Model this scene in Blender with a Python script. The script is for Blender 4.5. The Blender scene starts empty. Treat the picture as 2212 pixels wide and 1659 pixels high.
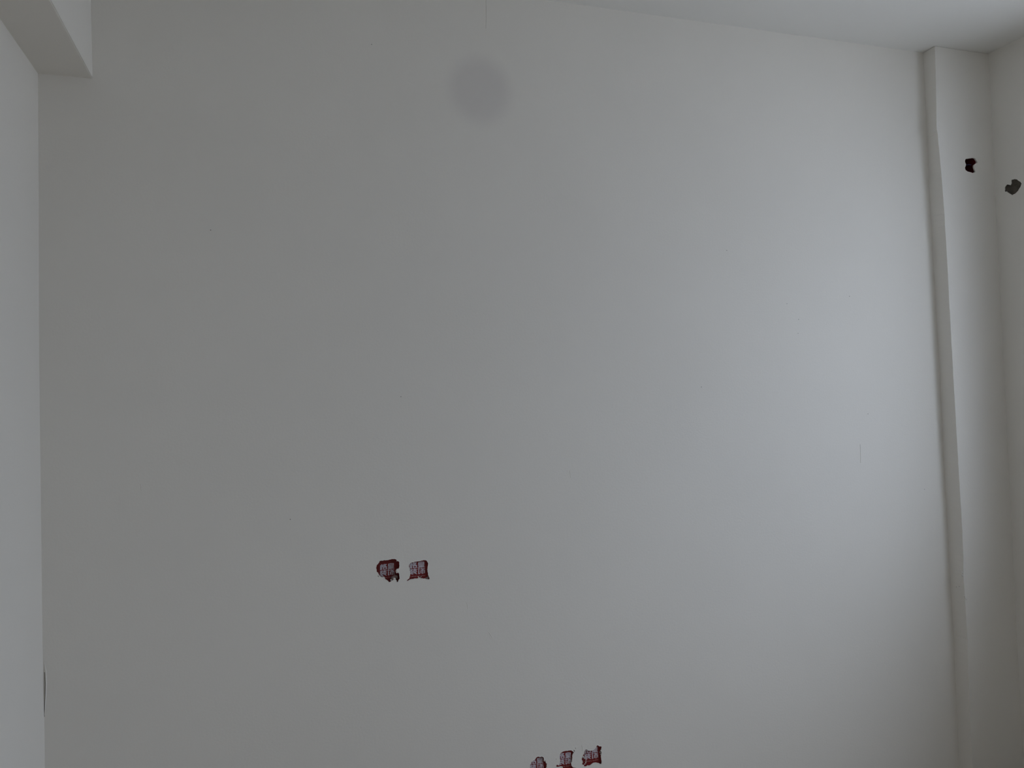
import bpy, bmesh, math, random
from mathutils import Vector, Matrix
from mathutils.geometry import delaunay_2d_cdt

random.seed(7)
S = bpy.context.scene
COL = S.collection

# ------------------------------------------------------------------ camera
W_PX, H_PX, F_PX = 2212.0, 1659.0, 1620.4
EYE = Vector((0.0, 0.0, 1.48))
YAW, PITCH, ROLL = (math.radians(a) for a in (17.918, 1.239, -1.990))
fwd = Vector((math.sin(YAW) * math.cos(PITCH), math.cos(YAW) * math.cos(PITCH), math.sin(PITCH)))
r0 = Vector((math.cos(YAW), -math.sin(YAW), 0.0))
u0 = r0.cross(fwd)
RT = r0 * math.cos(ROLL) + u0 * math.sin(ROLL)
UP = -r0 * math.sin(ROLL) + u0 * math.cos(ROLL)
cam_data = bpy.data.cameras.new('camera')
cam_data.sensor_width = 36.0
cam_data.lens = F_PX / W_PX * 36.0
cam_data.clip_start = 0.02
cam = bpy.data.objects.new('camera', cam_data)
COL.objects.link(cam)
cam.matrix_world = Matrix(((RT.x, UP.x, -fwd.x, EYE.x), (RT.y, UP.y, -fwd.y, EYE.y),
                           (RT.z, UP.z, -fwd.z, EYE.z), (0, 0, 0, 1)))
S.camera = cam

# ------------------------------------------------------------------ room sizes (metres)
D = 2.15            # back wall plane  (Y)
YF = 2.095          # front of the pipe casing in the right corner
XR = 2.605          # right wall plane
XL = -0.535         # left wall plane
ZC = 2.72           # ceiling
YB = -1.60          # wall behind the camera
WIN = (-0.30, 1.73, 1.04, 2.58)   # window opening in the right wall: y0, y1, z0, z1

# ------------------------------------------------------------------ world, daylight, exposure
SKY_HORIZON = 2.6
world = bpy.data.worlds.new('overcast_sky')
S.world = world
world.use_nodes = True
wn = world.node_tree
bg = wn.nodes['Background']
# overcast sky: three times as bright at the zenith as at the horizon
tcw = wn.nodes.new('ShaderNodeTexCoord')
sep = wn.nodes.new('ShaderNodeSeparateXYZ')
mxz = wn.nodes.new('ShaderNodeMath')
mxz.operation = 'MAXIMUM'
mxz.inputs[1].default_value = 0.0
mad = wn.nodes.new('ShaderNodeMath')
mad.operation = 'MULTIPLY_ADD'
mad.inputs[1].default_value = 2.0 * SKY_HORIZON
mad.inputs[2].default_value = SKY_HORIZON
wn.links.new(tcw.outputs['Generated'], sep.inputs[0])
wn.links.new(sep.outputs['Z'], mxz.inputs[0])
wn.links.new(mxz.outputs[0], mad.inputs[0])
wn.links.new(mad.outputs[0], bg.inputs['Strength'])
bg.inputs['Color'].default_value = (0.865, 0.925, 1.14, 1)
port = bpy.data.lights.new('window_portal', 'AREA')
port.shape = 'RECTANGLE'
port.size = WIN[3] - WIN[2]
port.size_y = WIN[1] - WIN[0]
port.cycles.is_portal = True
po = bpy.data.objects.new('window_portal', port)
COL.objects.link(po)
po.location = (XR + 0.115, (WIN[0] + WIN[1]) / 2, (WIN[2] + WIN[3]) / 2)
po.rotation_euler = (0, math.radians(90), 0)

S.view_settings.view_transform = 'Standard'
S.view_settings.look = 'None'
S.view_settings.gamma = 1.0
S.view_settings.use_curve_mapping = False
S.view_settings.exposure = -0.15
S.cycles.max_bounces = 10
S.cycles.diffuse_bounces = 8
S.cycles.sample_clamp_indirect = 0
S.cycles.use_denoising = True


# ------------------------------------------------------------------ helpers
def ray(x, y):
    return fwd * F_PX + RT * (x - W_PX / 2) - UP * (y - H_PX / 2)


def on_y(x, y, yp):
    v = ray(x, y)
    return EYE + v * (yp / v.y)


def on_x(x, y, xp):
    v = ray(x, y)
    return EYE + v * (xp / v.x)


def material(name, color, rough=0.85, spec=0.3, mottle=0.0, mscale=3.0, bump=0.0, bscale=300.0, second=None, metallic=0.0):
    m = bpy.data.materials.new(name)
    m.use_nodes = True
    nt = m.node_tree
    p = nt.nodes['Principled BSDF']
    p.inputs['Roughness'].default_value = rough
    p.inputs['Specular IOR Level'].default_value = spec
    p.inputs['Metallic'].default_value = metallic
    tc = nt.nodes.new('ShaderNodeNewGeometry')
    if mottle or second:
        nz = nt.nodes.new('ShaderNodeTexNoise')
        nz.inputs['Scale'].default_value = mscale
        nz.inputs['Detail'].default_value = 5
        nt.links.new(tc.outputs['Position'], nz.inputs['Vector'])
        rp = nt.nodes.new('ShaderNodeValToRGB')
        rp.color_ramp.elements[0].position = 0.35
        rp.color_ramp.elements[1].position = 0.65
        c2 = second or tuple(c * (1 - mottle) for c in color)
        rp.color_ramp.elements[0].color = (*c2, 1)
        rp.color_ramp.elements[1].color = (*color, 1)
        nt.links.new(nz.outputs['Fac'], rp.inputs['Fac'])
        nt.links.new(rp.outputs['Color'], p.inputs['Base Color'])
    else:
        p.inputs['Base Color'].default_value = (*color, 1)
    if bump:
        nb = nt.nodes.new('ShaderNodeTexNoise')
        nb.inputs['Scale'].default_value = bscale
        nb.inputs['Detail'].default_value = 3
        nt.links.new(tc.outputs['Position'], nb.inputs['Vector'])
        bp = nt.nodes.new('ShaderNodeBump')
        bp.inputs['Strength'].default_value = bump
        bp.inputs['Distance'].default_value = 0.002
        nt.links.new(nb.outputs['Fac'], bp.inputs['Height'])
        nt.links.new(bp.outputs['Normal'], p.inputs['Normal'])
    return m


def link(name, me, mat, parent=None):
    o = bpy.data.objects.new(name, me)
    if mat:
        me.materials.append(mat)
    COL.objects.link(o)
    if parent:
        o.parent = parent
        o.matrix_parent_inverse = parent.matrix_basis.inverted()
    return o


def from_bm(name, bm, mat, parent=None, normals=True):
    if normals:
        bmesh.ops.recalc_face_normals(bm, faces=bm.faces)
    me = bpy.data.meshes.new(name)
    bm.to_mesh(me)
    bm.free()
    return link(name, me, mat, parent)


def tag(o, label, cat=None, group=None, kind=None):
    if label:
        o['label'] = label
    if cat:
        o['category'] = cat
    if group:
        o['group'] = group
    if kind:
        o['kind'] = kind
    return o


def box(bm, a, b):
    vs = [bm.verts.new((x, y, z)) for x in (a[0], b[0]) for y in (a[1], b[1]) for z in (a[2], b[2])]
    for q in ((0, 1, 3, 2), (4, 6, 7, 5), (0, 4, 5, 1), (2, 3, 7, 6), (0, 2, 6, 4), (1, 5, 7, 3)):
        bm.faces.new([vs[i] for i in q])
    return vs


def inside(p, loop):
    c = False
    n = len(loop)
    for i in range(n):
        (x0, y0), (x1, y1) = loop[i], loop[i - 1]
        if (y0 > p[1]) != (y1 > p[1]) and p[0] < (x1 - x0) * (p[1] - y0) / (y1 - y0) + x0:
            c = not c
    return c


def ragged(loop, n=4, amp=0.0005):
    """split each edge of a broken outline and shake the new points, as broken plaster is"""
    out = []
    for i in range(len(loop)):
        a, b = loop[i], loop[(i + 1) % len(loop)]
        k = max(1, min(n, int(math.dist(a, b) / 0.0012)))
        for j in range(k):
            t = j / k
            s = 0 if j == 0 else amp
            out.append((a[0] + (b[0] - a[0]) * t + random.uniform(-s, s),
                        a[1] + (b[1] - a[1]) * t + random.uniform(-s, s)))
    return out


def seg_dist(p, loop):
    best = 9.0
    for i in range(len(loop)):
        a, b = loop[i - 1], loop[i]
        dx, dy = b[0] - a[0], b[1] - a[1]
        l2 = dx * dx + dy * dy or 1e-12
        t = max(0, min(1, ((p[0] - a[0]) * dx + (p[1] - a[1]) * dy) / l2))
        best = min(best, math.hypot(p[0] - a[0] - dx * t, p[1] - a[1] - dy * t))
    return best


def slab(name, outer, holes, place, thick, mat, parent=None, extra=(), back_outer=None, lip=0.0006):
    """a wall: flat front with holes (through ones, or ragged recesses of a given depth), sides and back.
    outer and hole loops are (u, v); place(u, v, d) gives the point at depth d behind the front."""
    pts, edges, off = [], [], []

    def add_loop(loop, lift=None):
        i0 = len(pts)
        for k, p in enumerate(loop):
            pts.append(Vector(p))
            off.append(lift[k] if lift else 0.0)
        n = len(loop)
        edges.extend((i0 + i, i0 + (i + 1) % n) for i in range(n))
    add_loop(outer)
    for h in holes:
        n = len(h['loop'])
        h['lift'] = [0.0] * n if h.get('through') or h.get('clean') else [-random.uniform(0.0, lip) for _ in range(n)]
        add_loop(h['loop'], h['lift'])
    for h in holes:                                   # a collar of points lets the broken lip stand up a little
        if h.get('through'):
            continue
        for (cu, cv) in h['loop']:
            for k in range(8):
                a = random.uniform(0, math.tau)
                q = (cu + math.cos(a) * 0.0028, cv + math.sin(a) * 0.0028)
                if not any(inside(q, g['loop']) or seg_dist(q, g['loop']) < 0.0016 for g in holes) and inside(q, outer):
                    pts.append(Vector(q))
                    off.append(0.0)
    for q in extra:
        pts.append(Vector(q))
        off.append(0.0)
    ov, oe, of, src, _, _ = delaunay_2d_cdt(pts, edges, [], 0, 1e-7)
    me_v = [place(p.x, p.y, off[s[0]] if s else 0.0) for p, s in zip(ov, src)]
    me_f = []
    for f in of:
        c = sum((ov[i] for i in f), Vector((0, 0))) / len(f)
        if inside(c, outer) and not any(inside(c, h['loop']) for h in holes):
            me_f.append(tuple(f))
    # rims of recesses
    for h in holes:
        loop, n = h['loop'], len(h['loop'])
        b = len(me_v)
        dep = thick if h.get('through') else h['depth']
        for (p, l) in zip(loop, h['lift']):
            me_v.append(place(p[0], p[1], l))
        for p in loop:
            me_v.append(place(p[0], p[1], dep))
        for i in range(n):
            j = (i + 1) % n
            me_f.append((b + i, b + j, b + n + j, b + n + i))
    # outer sides
    n = len(outer)
    b = len(me_v)
    bo = back_outer or outer
    me_v += [place(p[0], p[1], 0.0) for p in outer] + [place(p[0], p[1], thick) for p in bo]
    for i in range(n):
        j = (i + 1) % n
        me_f.append((b + i, b + j, b + n + j, b + n + i))
    # back
    pts2, ed2 = [Vector(p) for p in bo], [(i, (i + 1) % n) for i in range(n)]
    thr = [h['loop'] for h in holes if h.get('through')]
    for lp in thr:
        k = len(pts2)
        pts2 += [Vector(p) for p in lp]
        ed2 += [(k + i, k + (i + 1) % len(lp)) for i in range(len(lp))]
    ov, oe, of, *_ = delaunay_2d_cdt(pts2, ed2, [], 0, 1e-7)
    b = len(me_v)
    me_v += [place(p.x, p.y, thick) for p in ov]
    for f in of:
        c = sum((ov[i] for i in f), Vector((0, 0))) / len(f)
        if inside(c, bo) and not any(inside(c, lp) for lp in thr):
            me_f.append(tuple(b + i for i in f))
    bm = bmesh.new()
    vs = [bm.verts.new(v) for v in me_v]
    for f in me_f:
        try:
            bm.faces.new([vs[i] for i in f])
        except ValueError:
            pass
    bmesh.ops.remove_doubles(bm, verts=bm.verts, dist=1e-6)
    return from_bm(name, bm, mat, parent)


def px_loop(pts, origin, scale, plane):
    """outline read off a crop (origin, scale) -> points on the plane Y = plane, as (x, z)"""
    out = []
    for (x, y) in pts:
        p = on_y(origin[0] + x / scale, origin[1] + y / scale, plane)
        out.append((p.x, p.z))
    return out


# ------------------------------------------------------------------ materials
WALL = (0.815, 0.790, 0.742)
m_wall = material('white_putty_wall', WALL, 0.8, 0.25, mottle=0.025, mscale=1.6, bump=0.12, bscale=160)
m_ceil = material('white_ceiling_paint', (0.84, 0.835, 0.81), 0.9, 0.2, mottle=0.02, mscale=1.4, bump=0.1, bscale=160)
m_floor = material('bare_concrete_floor', (0.39, 0.33, 0.26), 0.9, 0.2, mottle=0.2, mscale=5, bump=0.4, bscale=60)
m_plaster = material('broken_white_plaster', (0.82, 0.80, 0.76), 0.95, 0.1, mottle=0.15, mscale=220, bump=0.7, bscale=700)
m_red = material('red_printed_card', (0.225, 0.013, 0.013), 0.5, 0.4, mottle=0.3, mscale=90)
m_ink = material('white_print', (0.68, 0.63, 0.70), 0.6, 0.3, mottle=0.22, mscale=300)
m_small = material('pale_small_print', (0.60, 0.42, 0.42), 0.6, 0.3)
m_pvc = material('dark_red_plastic', (0.10, 0.008, 0.012), 0.4, 0.4)
m_pink = material('dusty_pink_plaster', (0.42, 0.30, 0.28), 0.95, 0.1, mottle=0.35, mscale=150, bump=0.8, bscale=500)
m_mortar = material('grey_mortar', (0.100, 0.088, 0.075), 0.95, 0.1, mottle=0.3, mscale=60, bump=0.8, bscale=350)
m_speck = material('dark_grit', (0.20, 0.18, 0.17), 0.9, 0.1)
m_blue = material('blue_wire_sheath', (0.08, 0.07, 0.20), 0.45, 0.4)
m_grey = material('grey_wire_sheath', (0.07, 0.075, 0.085), 0.45, 0.4)
m_alu = material('white_window_metal', (0.75, 0.76, 0.77), 0.35, 0.5)
m_ground = material('outside_ground', (0.52, 0.50, 0.47), 0.95, 0.1, mottle=0.3, mscale=0.3)


def glass_material():
    m = bpy.data.materials.new('window_glass')
    m.use_nodes = True
    nt = m.node_tree
    nt.nodes.remove(nt.nodes['Principled BSDF'])
    mix = nt.nodes.new('ShaderNodeMixShader')
    tr = nt.nodes.new('ShaderNodeBsdfTransparent')
    gl = nt.nodes.new('ShaderNodeBsdfGlossy')
    fr = nt.nodes.new('ShaderNodeFresnel')
    tr.inputs['Color'].default_value = (0.93, 0.96, 0.95, 1)
    gl.inputs['Roughness'].default_value = 0.02
    ge = nt.nodes.new('ShaderNodeNewGeometry')
    sg = nt.nodes.new('ShaderNodeMath')            # thin pane: the same reflectance on entering and on leaving
    sg.operation = 'MULTIPLY_ADD'
    sg.inputs[1].default_value = -2.0
    sg.inputs[2].default_value = 1.0
    pw = nt.nodes.new('ShaderNodeMath')
    pw.operation = 'POWER'
    pw.inputs[0].default_value = 1.45
    nt.links.new(ge.outputs['Backfacing'], sg.inputs[0])
    nt.links.new(sg.outputs[0], pw.inputs[1])
    nt.links.new(pw.outputs[0], fr.inputs['IOR'])
    nt.links.new(fr.outputs[0], mix.inputs[0])
    nt.links.new(tr.outputs[0], mix.inputs[1])
    nt.links.new(gl.outputs[0], mix.inputs[2])
    nt.links.new(mix.outputs[0], nt.nodes['Material Output'].inputs['Surface'])
    return m


m_glass = glass_material()


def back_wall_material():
    """the white putty wall with one soft round grey disc put into its colour high up"""
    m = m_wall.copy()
    m.name = 'white_putty_wall_with_disc'
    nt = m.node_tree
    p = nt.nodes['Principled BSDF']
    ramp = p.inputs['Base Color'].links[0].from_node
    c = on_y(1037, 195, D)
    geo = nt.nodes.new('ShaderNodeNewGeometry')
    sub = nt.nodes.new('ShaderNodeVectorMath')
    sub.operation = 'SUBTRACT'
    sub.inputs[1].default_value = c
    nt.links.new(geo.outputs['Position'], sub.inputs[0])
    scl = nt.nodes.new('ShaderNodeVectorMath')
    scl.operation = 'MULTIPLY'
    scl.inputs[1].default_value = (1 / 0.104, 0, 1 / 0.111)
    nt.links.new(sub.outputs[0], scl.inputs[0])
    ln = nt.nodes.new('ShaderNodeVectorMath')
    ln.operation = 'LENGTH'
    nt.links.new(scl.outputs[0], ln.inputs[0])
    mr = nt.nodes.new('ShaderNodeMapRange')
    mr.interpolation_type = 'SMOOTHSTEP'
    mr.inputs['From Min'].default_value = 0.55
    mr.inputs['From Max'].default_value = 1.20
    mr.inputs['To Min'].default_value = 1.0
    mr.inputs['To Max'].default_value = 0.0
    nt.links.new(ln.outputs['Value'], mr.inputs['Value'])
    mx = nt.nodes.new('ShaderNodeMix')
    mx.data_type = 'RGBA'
    mx.blend_type = 'MULTIPLY'  # soft-edged grey disc multiplied into the wall colour
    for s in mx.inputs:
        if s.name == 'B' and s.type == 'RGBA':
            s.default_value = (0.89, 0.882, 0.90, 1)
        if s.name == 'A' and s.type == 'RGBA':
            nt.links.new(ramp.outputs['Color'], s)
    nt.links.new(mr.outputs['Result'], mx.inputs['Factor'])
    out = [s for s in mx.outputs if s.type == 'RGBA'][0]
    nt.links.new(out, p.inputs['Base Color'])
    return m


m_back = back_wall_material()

# ------------------------------------------------------------------ broken outlines read from the photograph (crop pixels)
HOLES = {
    'upper_left': dict(o=(806, 1200), s=25.92, depth=0.018, pts=[
        (380, 295), (470, 285), (560, 285), (610, 262), (650, 258), (700, 268), (780, 262), (900, 235), (1040, 205), (1180, 190), (1290, 222),
        (1330, 285), (1440, 345), (1475, 395), (1465, 480), (1480, 580), (1455, 690), (1430, 735), (1340, 750), (1290, 800),
        (1265, 850), (1275, 930), (1300, 975), (1360, 972), (1430, 965), (1470, 1060), (1475, 1200), (1490, 1300), (1420, 1390),
        (1385, 1490), (1350, 1490), (1320, 1420), (1262, 1330), (1215, 1330), (1140, 1360), (1000, 1450), (940, 1490), (880, 1490),
        (840, 1420), (760, 1370), (690, 1330), (670, 1290), (660, 1240), (630, 1190), (580, 1190), (530, 1225), (480, 1210),
        (460, 1180), (400, 1160), (350, 1100), (310, 1040), (285, 965), (240, 950), (200, 890), (200, 830), (175, 700), (190, 600),
        (220, 520), (290, 460), (340, 390)]),
    'upper_right': dict(o=(872, 1200), s=25.92, depth=0.0075, pts=[
        (420, 400), (560, 380), (700, 345), (860, 315), (1000, 285), (1120, 255), (1220, 260), (1300, 305), (1350, 380), (1380, 460),
        (1360, 560), (1345, 620), (1345, 720), (1335, 820), (1340, 920), (1365, 1000), (1370, 1090), (1410, 1170), (1460, 1280),
        (1420, 1330), (1300, 1330), (1200, 1290), (1120, 1300), (1060, 1280), (990, 1300), (930, 1240), (880, 1240), (820, 1260),
        (760, 1300), (690, 1285), (620, 1290), (540, 1315), (440, 1320), (350, 1340), (290, 1380), (230, 1420), (190, 1410),
        (180, 1380), (240, 1340), (310, 1290), (330, 1200), (360, 1100), (380, 1000), (370, 900), (345, 830), (345, 740), (320, 670),
        (295, 610), (310, 540), (350, 460)]),
    'lower_left': dict(o=(1135, 1620), s=36.87, depth=0.007, pts=[
        (830, 660), (900, 580), (1000, 530), (1100, 550), (1230, 550), (1310, 520), (1400, 560), (1460, 650), (1480, 760), (1475, 900),
        (1520, 920), (1550, 800), (1580, 790), (1590, 900), (1640, 1010), (1670, 1090), (1730, 1060), (1740, 1100), (1690, 1200),
        (1700, 1300), (1660, 1438), (1640, 1700), (1660, 2000), (1600, 2250), (1300, 2330), (800, 2340), (430, 2300), (340, 2100),
        (350, 1700), (360, 1438), (380, 1250), (400, 1150), (470, 1000), (560, 890), (640, 830), (750, 790)]),
    'lower_middle': dict(o=(1195, 1605), s=30.72, depth=0.0055, pts=[
        (500, 680), (580, 600), (680, 555), (800, 525), (950, 520), (1080, 500), (1210, 490), (1280, 550), (1350, 590), (1385, 600),
        (1330, 690), (1280, 790), (1265, 900), (1275, 1000), (1260, 1130), (1255, 1230), (1210, 1290), (1200, 1380), (1210, 1480),
        (1260, 1560), (1310, 1620), (1400, 1640), (1530, 1640), (1560, 1750), (1540, 1990), (1300, 2060), (800, 2060), (640, 1990),
        (630, 1800), (650, 1659), (640, 1600), (560, 1560), (420, 1580), (280, 1610), (190, 1540), (240, 1450), (300, 1440),
        (330, 1490), (430, 1475), (400, 1400), (420, 1320), (470, 1310), (440, 1200), (460, 1100), (420, 1040), (415, 950),
        (430, 850), (460, 760)]),
    'lower_right': dict(o=(1250, 1600), s=28.12, depth=0.0065, pts=[
        (450, 505), (520, 560), (640, 600), (780, 600), (900, 570), (980, 510), (1060, 430), (1100, 310), (1160, 275), (1200, 300),
        (1260, 350), (1340, 340), (1400, 355), (1400, 420), (1370, 500), (1370, 560), (1310, 600), (1370, 650), (1390, 720),
        (1380, 800), (1360, 880), (1360, 1000), (1380, 1150), (1400, 1280), (1390, 1400), (1330, 1435), (1240, 1380), (1160, 1370),
        (1080, 1340), (980, 1345), (880, 1370), (800, 1420), (720, 1490), (640, 1530), (560, 1510), (480, 1560), (380, 1580),
        (320, 1540), (330, 1480), (270, 1490), (210, 1440), (230, 1370), (260, 1300), (220, 1200), (170, 1120), (200, 1085),
        (200, 1010), (250, 930), (260, 890), (320, 800), (360, 660), (400, 570)]),
}
CASING_HOLE = [(360, 320), (440, 310), (520, 300), (590, 290), (640, 305), (670, 355), (705, 405), (700, 435), (640, 485), (610, 510),
               (605, 560), (625, 620), (650, 690), (630, 730), (560, 740), (500, 720), (420, 700), (360, 660), (335, 590), (360, 530),
               (370, 490), (345, 440), (335, 380)]
PATCH = [(1730, 945), (1800, 930), (1820, 918), (1845, 932), (1890, 930), (1930, 970), (2000, 1010), (2030, 1060), (2000, 1150),
         (1960, 1210), (1920, 1280), (1850, 1350), (1745, 1405), (1680, 1360), (1610, 1320), (1580, 1290), (1550, 1310), (1515, 1280),
         (1530, 1240), (1525, 1180), (1560, 1120), (1600, 1080), (1700, 1105), (1730, 1040), (1720, 980)]
for h in HOLES.values():
    h['loop'] = ragged(px_loop(h['pts'], h['o'], h['s'], D))
casing_loop = ragged(px_loop(CASING_HOLE, (2060, 320), 13.825, YF), amp=0.0004)
patch_loop = []
for (x, y) in PATCH:
    p = on_x(2060 + x / 13.825, 320 + y / 13.825, XR)
    patch_loop.append((p.y, p.z))
patch_loop = ragged(patch_loop, amp=0.0003)

# ------------------------------------------------------------------ the room
bm = bmesh.new()
box(bm, (XL - 0.3, YB - 0.3, -0.15), (XR + 0.3, D + 0.3, 0.0))
tag(from_bm('floor', bm, m_floor), 'bare grey concrete floor of the empty room', 'floor', kind='structure')
bm = bmesh.new()
box(bm, (XL - 0.3, YB - 0.3, ZC), (XR + 0.3, D + 0.3, ZC + 0.15))
tag(from_bm('ceiling', bm, m_ceil), 'plain white ceiling sloping down in view at the top right', 'ceiling', kind='structure')

# two pin holes beside the lower middle box go through the plaster too
def blob(o, s, c, rx, rz, tilt=0.0, n=9):
    out = []
    for i in range(n):
        a = math.tau * i / n
        x, y = rx * math.cos(a), rz * math.sin(a)
        out.append((c[0] + x * math.cos(tilt) - y * math.sin(tilt), c[1] + x * math.sin(tilt) + y * math.cos(tilt)))
    return px_loop(out, o, s, D)


o4, s4 = (1195, 1605), 30.72
nicks = [blob(o4, s4, (1400, 525), 36, 75, -0.45), blob(o4, s4, (1478, 350), 20, 45, 0.0), blob(o4, s4, (200, 1070), 15, 38, -0.6),
         blob((806, 1200), 25.92, (290, 1160), 22, 50, -0.55)]
holes = [dict(loop=h['loop'], depth=0.0022) for h in HOLES.values()]
holes += [dict(loop=l, depth=0.006, clean=True) for l in nicks]
grid = [(-0.5 + 0.2 * i, 0.1 + 0.2 * j) for i in range(15) for j in range(13)]
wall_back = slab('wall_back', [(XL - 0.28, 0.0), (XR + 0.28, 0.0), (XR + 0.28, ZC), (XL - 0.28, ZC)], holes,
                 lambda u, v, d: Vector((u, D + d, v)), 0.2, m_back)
tag(wall_back, 'large bare white back wall with a faint round grey mark high up', 'wall', kind='structure')
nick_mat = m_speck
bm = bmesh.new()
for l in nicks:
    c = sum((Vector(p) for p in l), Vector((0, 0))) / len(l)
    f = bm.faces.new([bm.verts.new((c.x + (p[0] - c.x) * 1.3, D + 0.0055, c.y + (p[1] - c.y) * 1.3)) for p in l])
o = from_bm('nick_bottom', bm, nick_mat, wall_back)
o['kind'] = 'stuff'

# left wall: its corner with the back wall wavers a little
edge_px = [(82, 157), (83, 300), (83.5, 430), (84, 700), (86, 900), (88, 1050), (90, 1230), (92, 1400), (95, 1500), (97, 1659)]
edge = [(on_y(x, y, D).x, on_y(x, y, D).z) for x, y in edge_px]
edge = [(edge[0][0], ZC)] + edge + [(edge[-1][0], 0.0)]
bm = bmesh.new()
rows = []
for x, z in edge:
    rows.append([bm.verts.new(q) for q in ((x, D + 0.05, z), (x, D, z), (XL, YB - 0.05, z), (XL - 0.25, YB - 0.05, z), (XL - 0.25, D + 0.05, z))])
for a, b in zip(rows, rows[1:]):
    for i in range(5):
        j = (i + 1) % 5
        bm.faces.new((a[i], a[j], b[j], b[i]))
bm.faces.new(rows[0])
bm.faces.new(rows[-1])
tag(from_bm('wall_left', bm, m_wall), 'white side wall along the left edge of the view', 'wall', kind='structure')

# beam along the top of the left wall
xb, zb = on_y(200, 168.5, D).x, on_y(140, 164, D).z
bm = bmesh.new()
box(bm, (XL - 0.2, YB - 0.05, zb), (xb, D + 0.05, ZC + 0.05))
be = [e for e in bm.edges if all(abs(v.co.x - xb) < 1e-6 and abs(v.co.z - zb) < 1e-6 for v in e.verts)]
bmesh.ops.bevel(bm, geom=be, offset=0.002, segments=2, affect='EDGES')
beam = from_bm('beam', bm, m_wall)
tag(beam, 'white boxed beam under the ceiling at the top left corner', 'beam', kind='structure')

# wall behind the camera
bm = bmesh.new()
box(bm, (XL - 0.25, YB - 0.2, 0.0), (XR + 0.25, YB, ZC))
tag(from_bm('wall_front', bm, m_wall), 'white wall behind the viewer', 'wall', kind='structure')

# right wall with the window the daylight comes through
y0, y1, z0, z1 = WIN
wall_right = slab('wall_right', [(YB - 0.05, 0.0), (D + 0.05, 0.0), (D + 0.05, ZC), (YB - 0.05, ZC)],
                  [dict(loop=[(y0, z0), (y1, z0), (y1, z1), (y0, z1)], through=True), dict(loop=patch_loop, depth=0.0035)],
                  lambda u, v, d: Vector((XR + d, u, v)), 0.12, m_wall, lip=0.0004)
tag(wall_right, 'white side wall at the right edge of the view', 'wall', kind='structure')

bm = bmesh.new()
t = 0.05
xw0, xw1 = XR + 0.03, XR + 0.09
box(bm, (xw0, y0, z0), (xw1, y0 + t, z1))
box(bm, (xw0, y1 - t, z0), (xw1, y1, z1))
box(bm, (xw0, y0 + t, z0), (xw1, y1 - t, z0 + t))
box(bm, (xw0, y0 + t, z1 - t), (xw1, y1 - t, z1))
ym = (y0 + y1) / 2
box(bm, (xw0, ym - 0.02, z0 + t), (xw1, ym + 0.02, z1 - t))
win = from_bm('window_1', bm, m_alu)
tag(win, 'white framed window in the right wall lighting the room', 'window', kind='structure')
for a, b in ((y0 + t, ym - 0.02), (ym + 0.02, y1 - t)):
    bm = bmesh.new()
    box(bm, (XR + 0.058, a, z0 + t), (XR + 0.062, b, z1 - t))
    from_bm('pane', bm, m_glass, win)

# open ground some storeys below the window
bm = bmesh.new()
box(bm, (XR + 1.0, -60, -9.2), (XR + 90, 60, -9.0))
tag(from_bm('ground', bm, m_ground), 'open ground far below outside the window', 'ground', kind='structure')

# ------------------------------------------------------------------ pipe casing in the right corner
IN_PX = [(1994, 113), (2000, 240), (2010, 460), (2013, 500), (2032, 850), (2041, 1030), (2050, 1190), (2055, 1290), (2058, 1330), (2064, 1457), (2070, 1600)]
OUT_PX = [(2019.5, 103), (2022, 190), (2023.5, 280), (2026, 290), (2027.5, 310), (2034, 380), (2040, 460), (2041.5, 490), (2046, 562), (2051.5, 670), (2061.5, 850), (2070, 1000), (2079, 1150), (2081, 1200),
          (2081.2, 1240), (2085.2, 1300), (2087, 1330), (2089.5, 1377), (2092, 1457), (2096, 1549), (2100, 1650)]
inn = sorted([(on_y(x, y, D).z, on_y(x, y, D).x) for x, y in IN_PX])
out = sorted([(on_y(x, y, YF).z, on_y(x, y, YF).x) for x, y in OUT_PX])


def lerp_tab(tab, z):
    if z <= tab[0][0]:
        return tab[0][1]
    for (za, xa), (zb_, xb_) in zip(tab, tab[1:]):
        if z <= zb_:
            return xa + (xb_ - xa) * (z - za) / (zb_ - za)
    return tab[-1][1]


zs = sorted(set([i * 0.02 for i in range(137) if i * 0.02 < ZC - 0.004] + [ZC - 0.001] + [z for z, _ in out if 0 < z < ZC - 0.002]))
left_edge = [(lerp_tab(out, z) + (random.uniform(-0.0006, 0.0006) if 0 < z < ZC - 0.01 else 0), z) for z in zs]
back_edge = [(lerp_tab(inn, z), z) for z in zs]
right_edge = [(XR + 0.01, ZC - 0.001), (XR + 0.01, 0.0)]
casing = slab('pipe_casing_column', left_edge + right_edge, [dict(loop=casing_loop, depth=0.005)],
              lambda u, v, d: Vector((u, YF + d, v)), D - YF + 0.0, m_wall, back_outer=back_edge + right_edge, lip=0.0006)
tag(casing, 'narrow white plastered pipe casing rising in the right corner', 'column', kind='structure')


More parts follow.
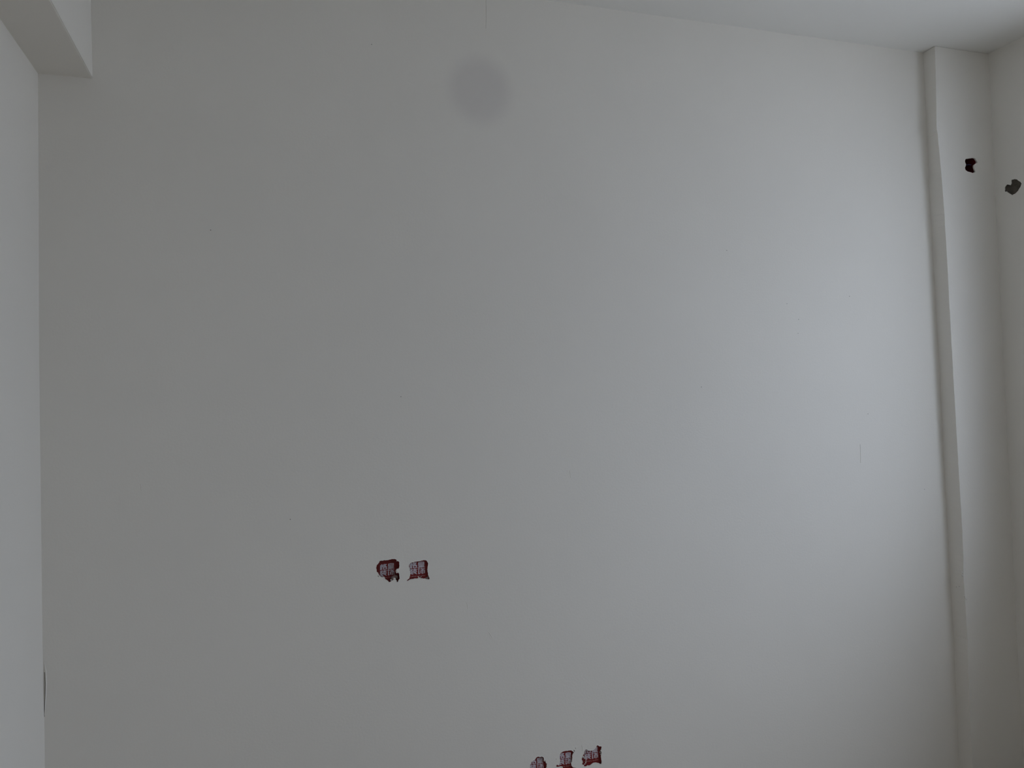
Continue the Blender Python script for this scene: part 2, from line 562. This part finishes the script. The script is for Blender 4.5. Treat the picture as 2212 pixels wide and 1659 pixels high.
# ------------------------------------------------------------------ lettering: four square characters, as strokes on a 10 x 10 grid
GLYPHS = [
    # upper left
    [((0, 8), (4, 8)), ((2.5, 0), (2.5, 10)), ((0.8, 0), (0.8, 7)), ((3.2, 6.6), (4.0, 5.2)), ((6.2, 10), (4.5, 7)), ((5.6, 8.9), (9.4, 8.9)),
     ((9.2, 8.9), (4.4, 4.3)), ((5.6, 7.2), (9.8, 4.3)), ((5.2, 4), (9.2, 4)), ((5.2, 4), (5.2, 0)), ((9.2, 4), (9.2, 0)), ((5.2, 0.6), (9.2, 0.6))],
    # upper right
    [((5.2, 10.2), (4.4, 9)), ((1.4, 9), (8.6, 9)), ((1.4, 9), (1.4, 5.2)), ((8.6, 9), (8.6, 5.2)), ((1.4, 7.1), (8.6, 7.1)), ((1.4, 5.3), (8.6, 5.3)),
     ((0.5, 3.7), (9.5, 3.7)), ((1.2, 2.0), (8.8, 2.0)), ((0, 0.4), (10, 0.4)), ((5, 3.7), (5, 0.4))],
    # lower left
    [((2.8, 10), (2.8, 5.6)), ((0.4, 9.3), (1.6, 8.1)), ((0.2, 6.0), (2.2, 7.3)), ((3.8, 8.6), (10, 8.6)), ((6.9, 10), (6.9, 6.4)), ((4.4, 6.6), (9.4, 6.6)),
     ((0, 4.7), (10, 4.7)), ((4.8, 4.6), (0.2, 1.7)), ((2.8, 3.0), (2.8, 0.3)), ((2.6, 0.3), (5.2, 1.5)), ((4.9, 4.2), (9.8, 0.2)), ((8.8, 3.4), (6.4, 2.0))],
    # lower right
    [((1.9, 10), (0.3, 8)), ((0.8, 8.7), (3.4, 8.7)), ((1.6, 7.2), (1.6, 0)), ((1.6, 0.3), (2.9, 1.2)), ((5.6, 10), (4.3, 8)), ((4.6, 8.6), (10, 8.6)),
     ((4.5, 6.2), (9.7, 6.2)), ((4.6, 6.2), (4.6, 0.9)), ((9.5, 6.2), (9.5, 0.9)), ((7.0, 8.6), (7.0, 0))],
]


def quad_point(q, u, v):
    """q = TL, TR, BR, BL (Vectors); u right, v up in 0..1"""
    top = q[0].lerp(q[1], u)
    bot = q[3].lerp(q[2], u)
    return bot.lerp(top, v)


def lettering(name, quad, parent, w=1.42):
    bm = bmesh.new()
    cell = 0.478
    for g, (ox, oy) in zip(GLYPHS, ((0, 1 - cell), (1 - cell, 1 - cell), (0, 0), (1 - cell, 0))):
        for k, (a, b) in enumerate(g):
            a, b = Vector(a), Vector(b)
            d = (b - a).normalized()
            n = Vector((-d.y, d.x)) * (w / 2)
            horizontal = abs(d.x) > 0.9
            n *= 0.86 if horizontal else 1.0
            cs = [a - n, b - n, b + n, a + n]
            lo, hi = [], []
            for c in cs:
                c = Vector((min(max(c.x, -0.1), 10.1), min(max(c.y, -0.1), 10.1)))
                p = quad_point(quad, ox + c.x / 10 * cell, oy + c.y / 10 * cell)
                lo.append(bm.verts.new(p))
                hi.append(bm.verts.new(p + Vector((0, -0.00012 - k * 0.00002, 0))))
            bm.faces.new(hi)
            for i in range(4):
                j = (i + 1) % 4
                bm.faces.new((lo[i], lo[j], hi[j], hi[i]))
    return from_bm(name, bm, m_ink, parent)


def small_print(quad, parent):
    """the line of print under the characters, too small to read"""
    bm = bmesh.new()
    rnd = random.Random(3)
    x = 0.02
    while x < 0.97:
        for k in range(3):
            a = x + rnd.uniform(0, 0.045)
            v = -0.135 - rnd.uniform(0, 0.075)
            wv = rnd.uniform(0.014, 0.045)
            ps = [quad_point(quad, a, v), quad_point(quad, a + wv, v), quad_point(quad, a + wv, v + 0.022), quad_point(quad, a, v + 0.022)]
            bm.faces.new([bm.verts.new(p + Vector((0, -0.0001, 0))) for p in ps])
        x += 0.085 if abs(x - 0.45) > 0.04 else 0.14
    return from_bm('small_print', bm, m_small, parent)


def rounded_rect(w, h, r, n=5):
    out = []
    for cx_, cy_, a0 in ((w / 2 - r, h / 2 - r, 0), (-w / 2 + r, h / 2 - r, 90), (-w / 2 + r, -h / 2 + r, 180), (w / 2 - r, -h / 2 + r, 270)):
        for i in range(n):
            a = math.radians(a0 + 90 * i / (n - 1))
            out.append((cx_ + r * math.cos(a), cy_ + r * math.sin(a)))
    return out


def make_body(c, plane, front, depth, w=0.090, h=0.094):
    """an open fronted moulded plastic wall box with rounded corners"""
    bm = bmesh.new()
    lo, li = rounded_rect(w, h, 0.010), rounded_rect(w - 0.004, h - 0.004, 0.008)
    n = len(lo)

    def ring(loop, d):
        return [bm.verts.new((c.x + p[0], plane + d, c.z + p[1])) for p in loop]
    ofr, ifr, ibk, obk = ring(lo, front), ring(li, front), ring(li, depth - 0.002), ring(lo, depth)
    for a, b in ((ofr, ifr), (ifr, ibk), (obk, ofr)):
        for i in range(n):
            j = (i + 1) % n
            bm.faces.new((a[i], a[j], b[j], b[i]))
    bm.faces.new(ibk)
    bm.faces.new(obk)
    return bm


def make_card(c, plane, d, w=0.086, h=0.090):
    bm = bmesh.new()
    lp = rounded_rect(w, h, 0.006)
    f = [bm.verts.new((c.x + p[0], plane + d, c.z + p[1])) for p in lp]
    b = [bm.verts.new((c.x + p[0], plane + d + 0.0008, c.z + p[1])) for p in lp]
    bm.faces.new(f)
    bm.faces.new(b)
    n = len(lp)
    for i in range(n):
        bm.faces.new((f[i], f[(i + 1) % n], b[(i + 1) % n], b[i]))
    return bm


def lump(bm, c, rx, ry, rz, seed=0, rough=0.25):
    """one crumb of plaster"""
    rnd = random.Random(seed)
    r = bmesh.ops.create_icosphere(bm, subdivisions=2, radius=1.0)
    for v in r['verts']:
        k = 1 + rnd.uniform(-rough, rough)
        v.co = Vector((c[0] + v.co.x * rx * k, c[1] + v.co.y * ry * k, c[2] + v.co.z * rz * k))


def crumbs(o, s, spots, plane, parent, name='plaster_crumbs', mat=None, dy=0.0):
    bm = bmesh.new()
    px = D / F_PX
    for i, (x, y, rx, rz) in enumerate(spots):
        p = on_y(o[0] + x / s, o[1] + y / s, plane)
        lump(bm, (p.x, p.y + dy, p.z), rx / s * px * 1.02, min(rx, rz) / s * px * 0.8, rz / s * px * 1.02, seed=i + int(x))
    ob = from_bm(name, bm, mat or m_plaster, parent)
    ob['kind'] = 'stuff'
    return ob


def junction_box(key, quad_px, label, group):
    h = HOLES[key]
    d = h['depth']
    o, s = h['o'], h['s']
    quad = [on_y(o[0] + x / s, o[1] + y / s, D + d - 0.0002) for x, y in quad_px]
    c = sum(quad, Vector((0, 0, 0))) / 4
    c = Vector((c.x + 0.001, D, c.z - 0.005))
    root = bpy.data.objects.new('junction_box', None)
    COL.objects.link(root)
    root.empty_display_size = 0.04
    root.location = (c.x, D + 0.02, c.z)
    tag(root, label, 'junction box', group)
    from_bm('box_body', make_body(c, D, 0.0030, 0.05), m_pvc, root)
    card = from_bm('cover_card', make_card(c, D, d), m_red, root)
    tag(card, 'red cover card printed with four white characters')
    lettering('lettering', quad, card)
    small_print(quad, card)
    return root


G = 'junction boxes in the back wall'
jb1 = junction_box('upper_left', [(390, 505), (1195, 390), (1180, 1075), (372, 1165)],
                   'junction box with red printed cover in a jagged hole, left one of the middle pair', G)
jb2 = junction_box('upper_right', [(335, 415), (1185, 315), (1185, 1015), (345, 1075)],
                   'junction box with red printed cover in a rounded hole, right one of the middle pair', G)
jb3 = junction_box('lower_left', [(310, 725), (1400, 570), (1440, 1500), (350, 1640)],
                   'junction box cut by the bottom edge, leftmost of the low row of three', G)
jb4 = junction_box('lower_middle', [(330, 690), (1195, 595), (1190, 1375), (350, 1470)],
                   'junction box with red printed cover, middle one of the low row of three', G)
jb5 = junction_box('lower_right', [(330, 450), (1165, 330), (1170, 1050), (340, 1160)],
                   'junction box behind ragged torn plaster, rightmost of the low row of three', G)

# plaster left hanging in and around the holes
bm = bmesh.new()
px = D / F_PX
for i, (x, y, rx, rz) in enumerate([(1130, 1240, 130, 110), (1230, 1160, 120, 70), (1320, 1200, 70, 100), (1060, 1350, 80, 70), (1160, 1050, 60, 25)]):
    p = on_y(806 + x / 25.92, 1200 + y / 25.92, D + 0.014)
    lump(bm, (p.x, p.y, p.z), rx / 25.92 * px, 0.004, rz / 25.92 * px, seed=i, rough=0.15)
o = from_bm('plaster_lump', bm, m_pink, jb1)
tag(o, 'dusty pinkish plaster lump caught in the lower right corner')
crumbs((806, 1200), 25.92, [(1350, 860, 75, 90), (610, 1250, 35, 60), (590, 1350, 30, 45), (700, 1400, 60, 30), (540, 1180, 30, 20),
                            (1000, 1480, 40, 25), (1200, 1300, 70, 50), (1340, 300, 35, 25), (1000, 1370, 30, 45)], D, wall_back, dy=0.001)
crumbs((872, 1200), 25.92, [(370, 1370, 50, 30), (450, 1350, 45, 30), (560, 1340, 40, 30), (660, 1330, 45, 30), (760, 1320, 45, 30),
                            (860, 1270, 40, 40), (920, 1310, 40, 30), (1020, 1310, 45, 35), (1130, 1330, 50, 30), (1260, 1340, 50, 25),
                            (290, 1250, 20, 45), (830, 1190, 20, 45), (1380, 1060, 18, 60)], D, wall_back, dy=0.001)
crumbs((872, 1200), 25.92, [(1330, 1250, 50, 60), (1390, 1190, 40, 55), (1250, 1260, 40, 30), (960, 1190, 40, 35)], D + 0.0045, jb2, mat=m_pink)
crumbs((1195, 1605), 30.72, [(1290, 1400, 35, 80), (1310, 1520, 35, 50), (560, 1600, 50, 25), (1380, 1590, 60, 25)], D, wall_back, dy=0.001)
crumbs((1250, 1600), 28.12, [(270, 980, 60, 60), (430, 950, 22, 60), (425, 1050, 20, 60), (440, 1180, 22, 70), (440, 1270, 22, 50), (430, 1340, 38, 35),
                             (370, 1420, 35, 35), (1300, 700, 45, 50), (1330, 820, 30, 45), (1360, 610, 25, 25), (340, 1060, 30, 45)], D + 0.004, jb5)
crumbs((1250, 1600), 28.12, [(350, 740, 40, 90), (380, 620, 30, 70)], D + 0.0055, jb5, name='torn_edge', mat=m_pink)

# ------------------------------------------------------------------ junction box high on the pipe casing: no cover, dark inside
c = on_y(2060 + 510 / 13.825, 320 + 515 / 13.825, YF)
root = bpy.data.objects.new('junction_box', None)
COL.objects.link(root)
root.empty_display_size = 0.04
root.location = (c.x, YF + 0.02, c.z)
tag(root, 'small dark red junction box open in the narrow column near the right corner', 'junction box')
from_bm('box_body', make_body(c, YF, 0.0045, 0.052, 0.060, 0.072), m_pvc, root)


def tube(bm, path, r, n=8):
    rings = []
    for i, p in enumerate(path):
        a, b = path[max(i - 1, 0)], path[min(i + 1, len(path) - 1)]
        t = (b - a).normalized()
        u = t.orthogonal().normalized()
        v = t.cross(u)
        rings.append([bm.verts.new(p + (u * math.cos(math.tau * k / n) + v * math.sin(math.tau * k / n)) * r) for k in range(n)])
    for a, b in zip(rings, rings[1:]):
        for k in range(n):
            bm.faces.new((a[k], a[(k + 1) % n], b[(k + 1) % n], b[k]))
    bm.faces.new(rings[0])
    bm.faces.new(rings[-1])


def wire(pts, r, mat, label):
    bm = bmesh.new()
    path = []
    for i in range(len(pts) - 1):
        for k in range(6):
            t = k / 6
            path.append((pts[i][0] + (pts[i + 1][0] - pts[i][0]) * t, pts[i][1] + (pts[i + 1][1] - pts[i][1]) * t, pts[i][2] + (pts[i + 1][2] - pts[i][2]) * t))
    path.append(pts[-1])
    tube(bm, [on_y(2060 + x / 13.825, 320 + y / 13.825, YF + d) for x, y, d in path], r)
    o = from_bm('wire', bm, mat, root)
    tag(o, label)
    for p in o.data.polygons:
        p.use_smooth = True


wire([(330, 540, 0.030), (380, 505, 0.020), (450, 490, 0.018), (520, 500, 0.022), (580, 530, 0.034)], 0.0014, m_blue, 'blue wire arching across the open box')
wire([(480, 760, 0.034), (510, 690, 0.026), (540, 640, 0.030), (520, 580, 0.040)], 0.0016, m_grey, 'grey wire end in the lower half')
crumbs((2060, 320), 13.825, [(650, 560, 16, 40), (660, 640, 14, 40), (635, 520, 14, 20)], YF, casing, dy=0.0004)

crumbs((0, 0), 1.0, [(2079, 1243, 2.5, 3), (2086, 1291, 3, 2.5), (2083, 1287, 2, 2), (2088, 1295, 2, 2), (2079, 1236, 1.5, 2.5)], YF, casing, dy=0.001)

# ------------------------------------------------------------------ mortar plug showing through the chipped right wall
pc = on_x(2060 + 1780 / 13.825, 320 + 1170 / 13.825, XR)
bm = bmesh.new()
ny, nz, hw, hh = 14, 14, 0.05, 0.035
ys = [p[0] for p in patch_loop]
zs_ = [p[1] for p in patch_loop]
ya, yb_, za, zb2 = min(ys) - 0.006, max(ys) + 0.006, min(zs_) - 0.006, max(zs_) + 0.006
gridv = [[bm.verts.new((XR + 0.0020 + random.uniform(-0.0005, 0.0005), ya + (yb_ - ya) * i / ny, za + (zb2 - za) * j / nz)) for j in range(nz + 1)] for i in range(ny + 1)]
for i in range(ny):
    for j in range(nz):
        bm.faces.new((gridv[i][j], gridv[i + 1][j], gridv[i + 1][j + 1], gridv[i][j + 1]))
rim = [gridv[i][0] for i in range(ny)] + [gridv[ny][j] for j in range(nz)] + [gridv[i][nz] for i in range(ny, 0, -1)] + [gridv[0][j] for j in range(nz, 0, -1)]
bk = [bm.verts.new((XR + 0.05, v.co.y, v.co.z)) for v in rim]
for i in range(len(rim)):
    j = (i + 1) % len(rim)
    bm.faces.new((rim[i], rim[j], bk[j], bk[i]))
bm.faces.new(bk)
plug = from_bm('mortar_plug', bm, m_mortar)
tag(plug, 'grey mortar patch showing through a notched chip in the right side wall', 'mortar patch')

# ------------------------------------------------------------------ small marks of the walls
SPECKS = [(455, 497), (866, 857), (627, 1122), (1875, 894), (1515, 836), (1570, 541), (1725, 690), (1700, 656), (1835, 640), (1724, 720), (1997, 1057), (803, 96),
          (2066, 1268), (2072, 1267)]
bm = bmesh.new()
for i, (x, y) in enumerate(SPECKS):
    p = on_y(x, y, D if x < 2000 else YF)
    lump(bm, (p.x, p.y, p.z), 0.0011, 0.0006, 0.0013, seed=i)
o = from_bm('wall_specks', bm, m_speck, wall_back)
o['kind'] = 'stuff'


def scratch(pts, w, plane, parent, mat, name='scratch'):
    bm = bmesh.new()
    P = [on_y(x, y, plane) for x, y in pts]
    l = [bm.verts.new((p.x - w, p.y - 0.0001, p.z)) for p in P]
    m = [bm.verts.new((p.x, p.y - 0.0009, p.z)) for p in P]
    r = [bm.verts.new((p.x + w, p.y - 0.0001, p.z)) for p in P]
    for i in range(len(P) - 1):
        bm.faces.new((l[i], m[i], m[i + 1], l[i + 1]))
        bm.faces.new((m[i], r[i], r[i + 1], m[i + 1]))
    return from_bm(name, bm, mat, parent)


for pts in ([(1231, 1016), (1233, 1032)], [(304, 1045), (306, 1060)], [(1009, 1302), (1011, 1316)], [(1056, 1366), (1064, 1378)],
            [(1050, 0), (1051, 30), (1050, 62)], [(1257, 1610), (1259, 1622)], [(1858, 960), (1859, 1000)]):
    scratch(pts, 0.0009, D, wall_back, m_wall)
# thin flake lifted along the left corner low down
bm = bmesh.new()
A = [(96.2, 1430), (99.0, 1450), (99.6, 1475), (99.0, 1500), (97.4, 1530), (96.2, 1546)]
lift = [0.0004, 0.0022, 0.0032, 0.0032, 0.0022, 0.0004]
L_ = [on_y(x, y, D) for x, y in A]
R_ = [on_y(x + w, y, D) for (x, y), w in zip(A, (0.4, 1.8, 2.2, 2.2, 1.6, 0.4))]
lv = [bm.verts.new((p.x, p.y - k, p.z)) for p, k in zip(L_, lift)]
rv = [bm.verts.new((p.x, p.y - 0.0003, p.z)) for p in R_]
lb = [bm.verts.new((p.x + 0.001, p.y - 0.0002, p.z)) for p in L_]
for i in range(len(A) - 1):
    bm.faces.new((lv[i], rv[i], rv[i + 1], lv[i + 1]))
    bm.faces.new((lv[i], lb[i], lb[i + 1], lv[i + 1]))
o = from_bm('plaster_flake', bm, m_wall, wall_back)
tag(o, 'thin plaster flake lifting along the left corner')
m_crack = material('crack_dirt', (0.30, 0.29, 0.27), 0.95, 0.1)
o = scratch([(96.0, 1452), (97.6, 1480), (97.4, 1505), (96.6, 1530), (95.8, 1548)], 0.0009, D, wall_back, m_crack, 'crack')
tag(o, 'dark hairline crack beside the lifted flake')
# scuff under the beam
p = EYE + ray(123, 90) * ((zb - EYE.z) / ray(123, 90).z)
bm = bmesh.new()
lump(bm, (p.x, p.y, p.z), 0.002, 0.010, 0.0008, seed=4)
o = from_bm('scuff', bm, m_wall, beam)
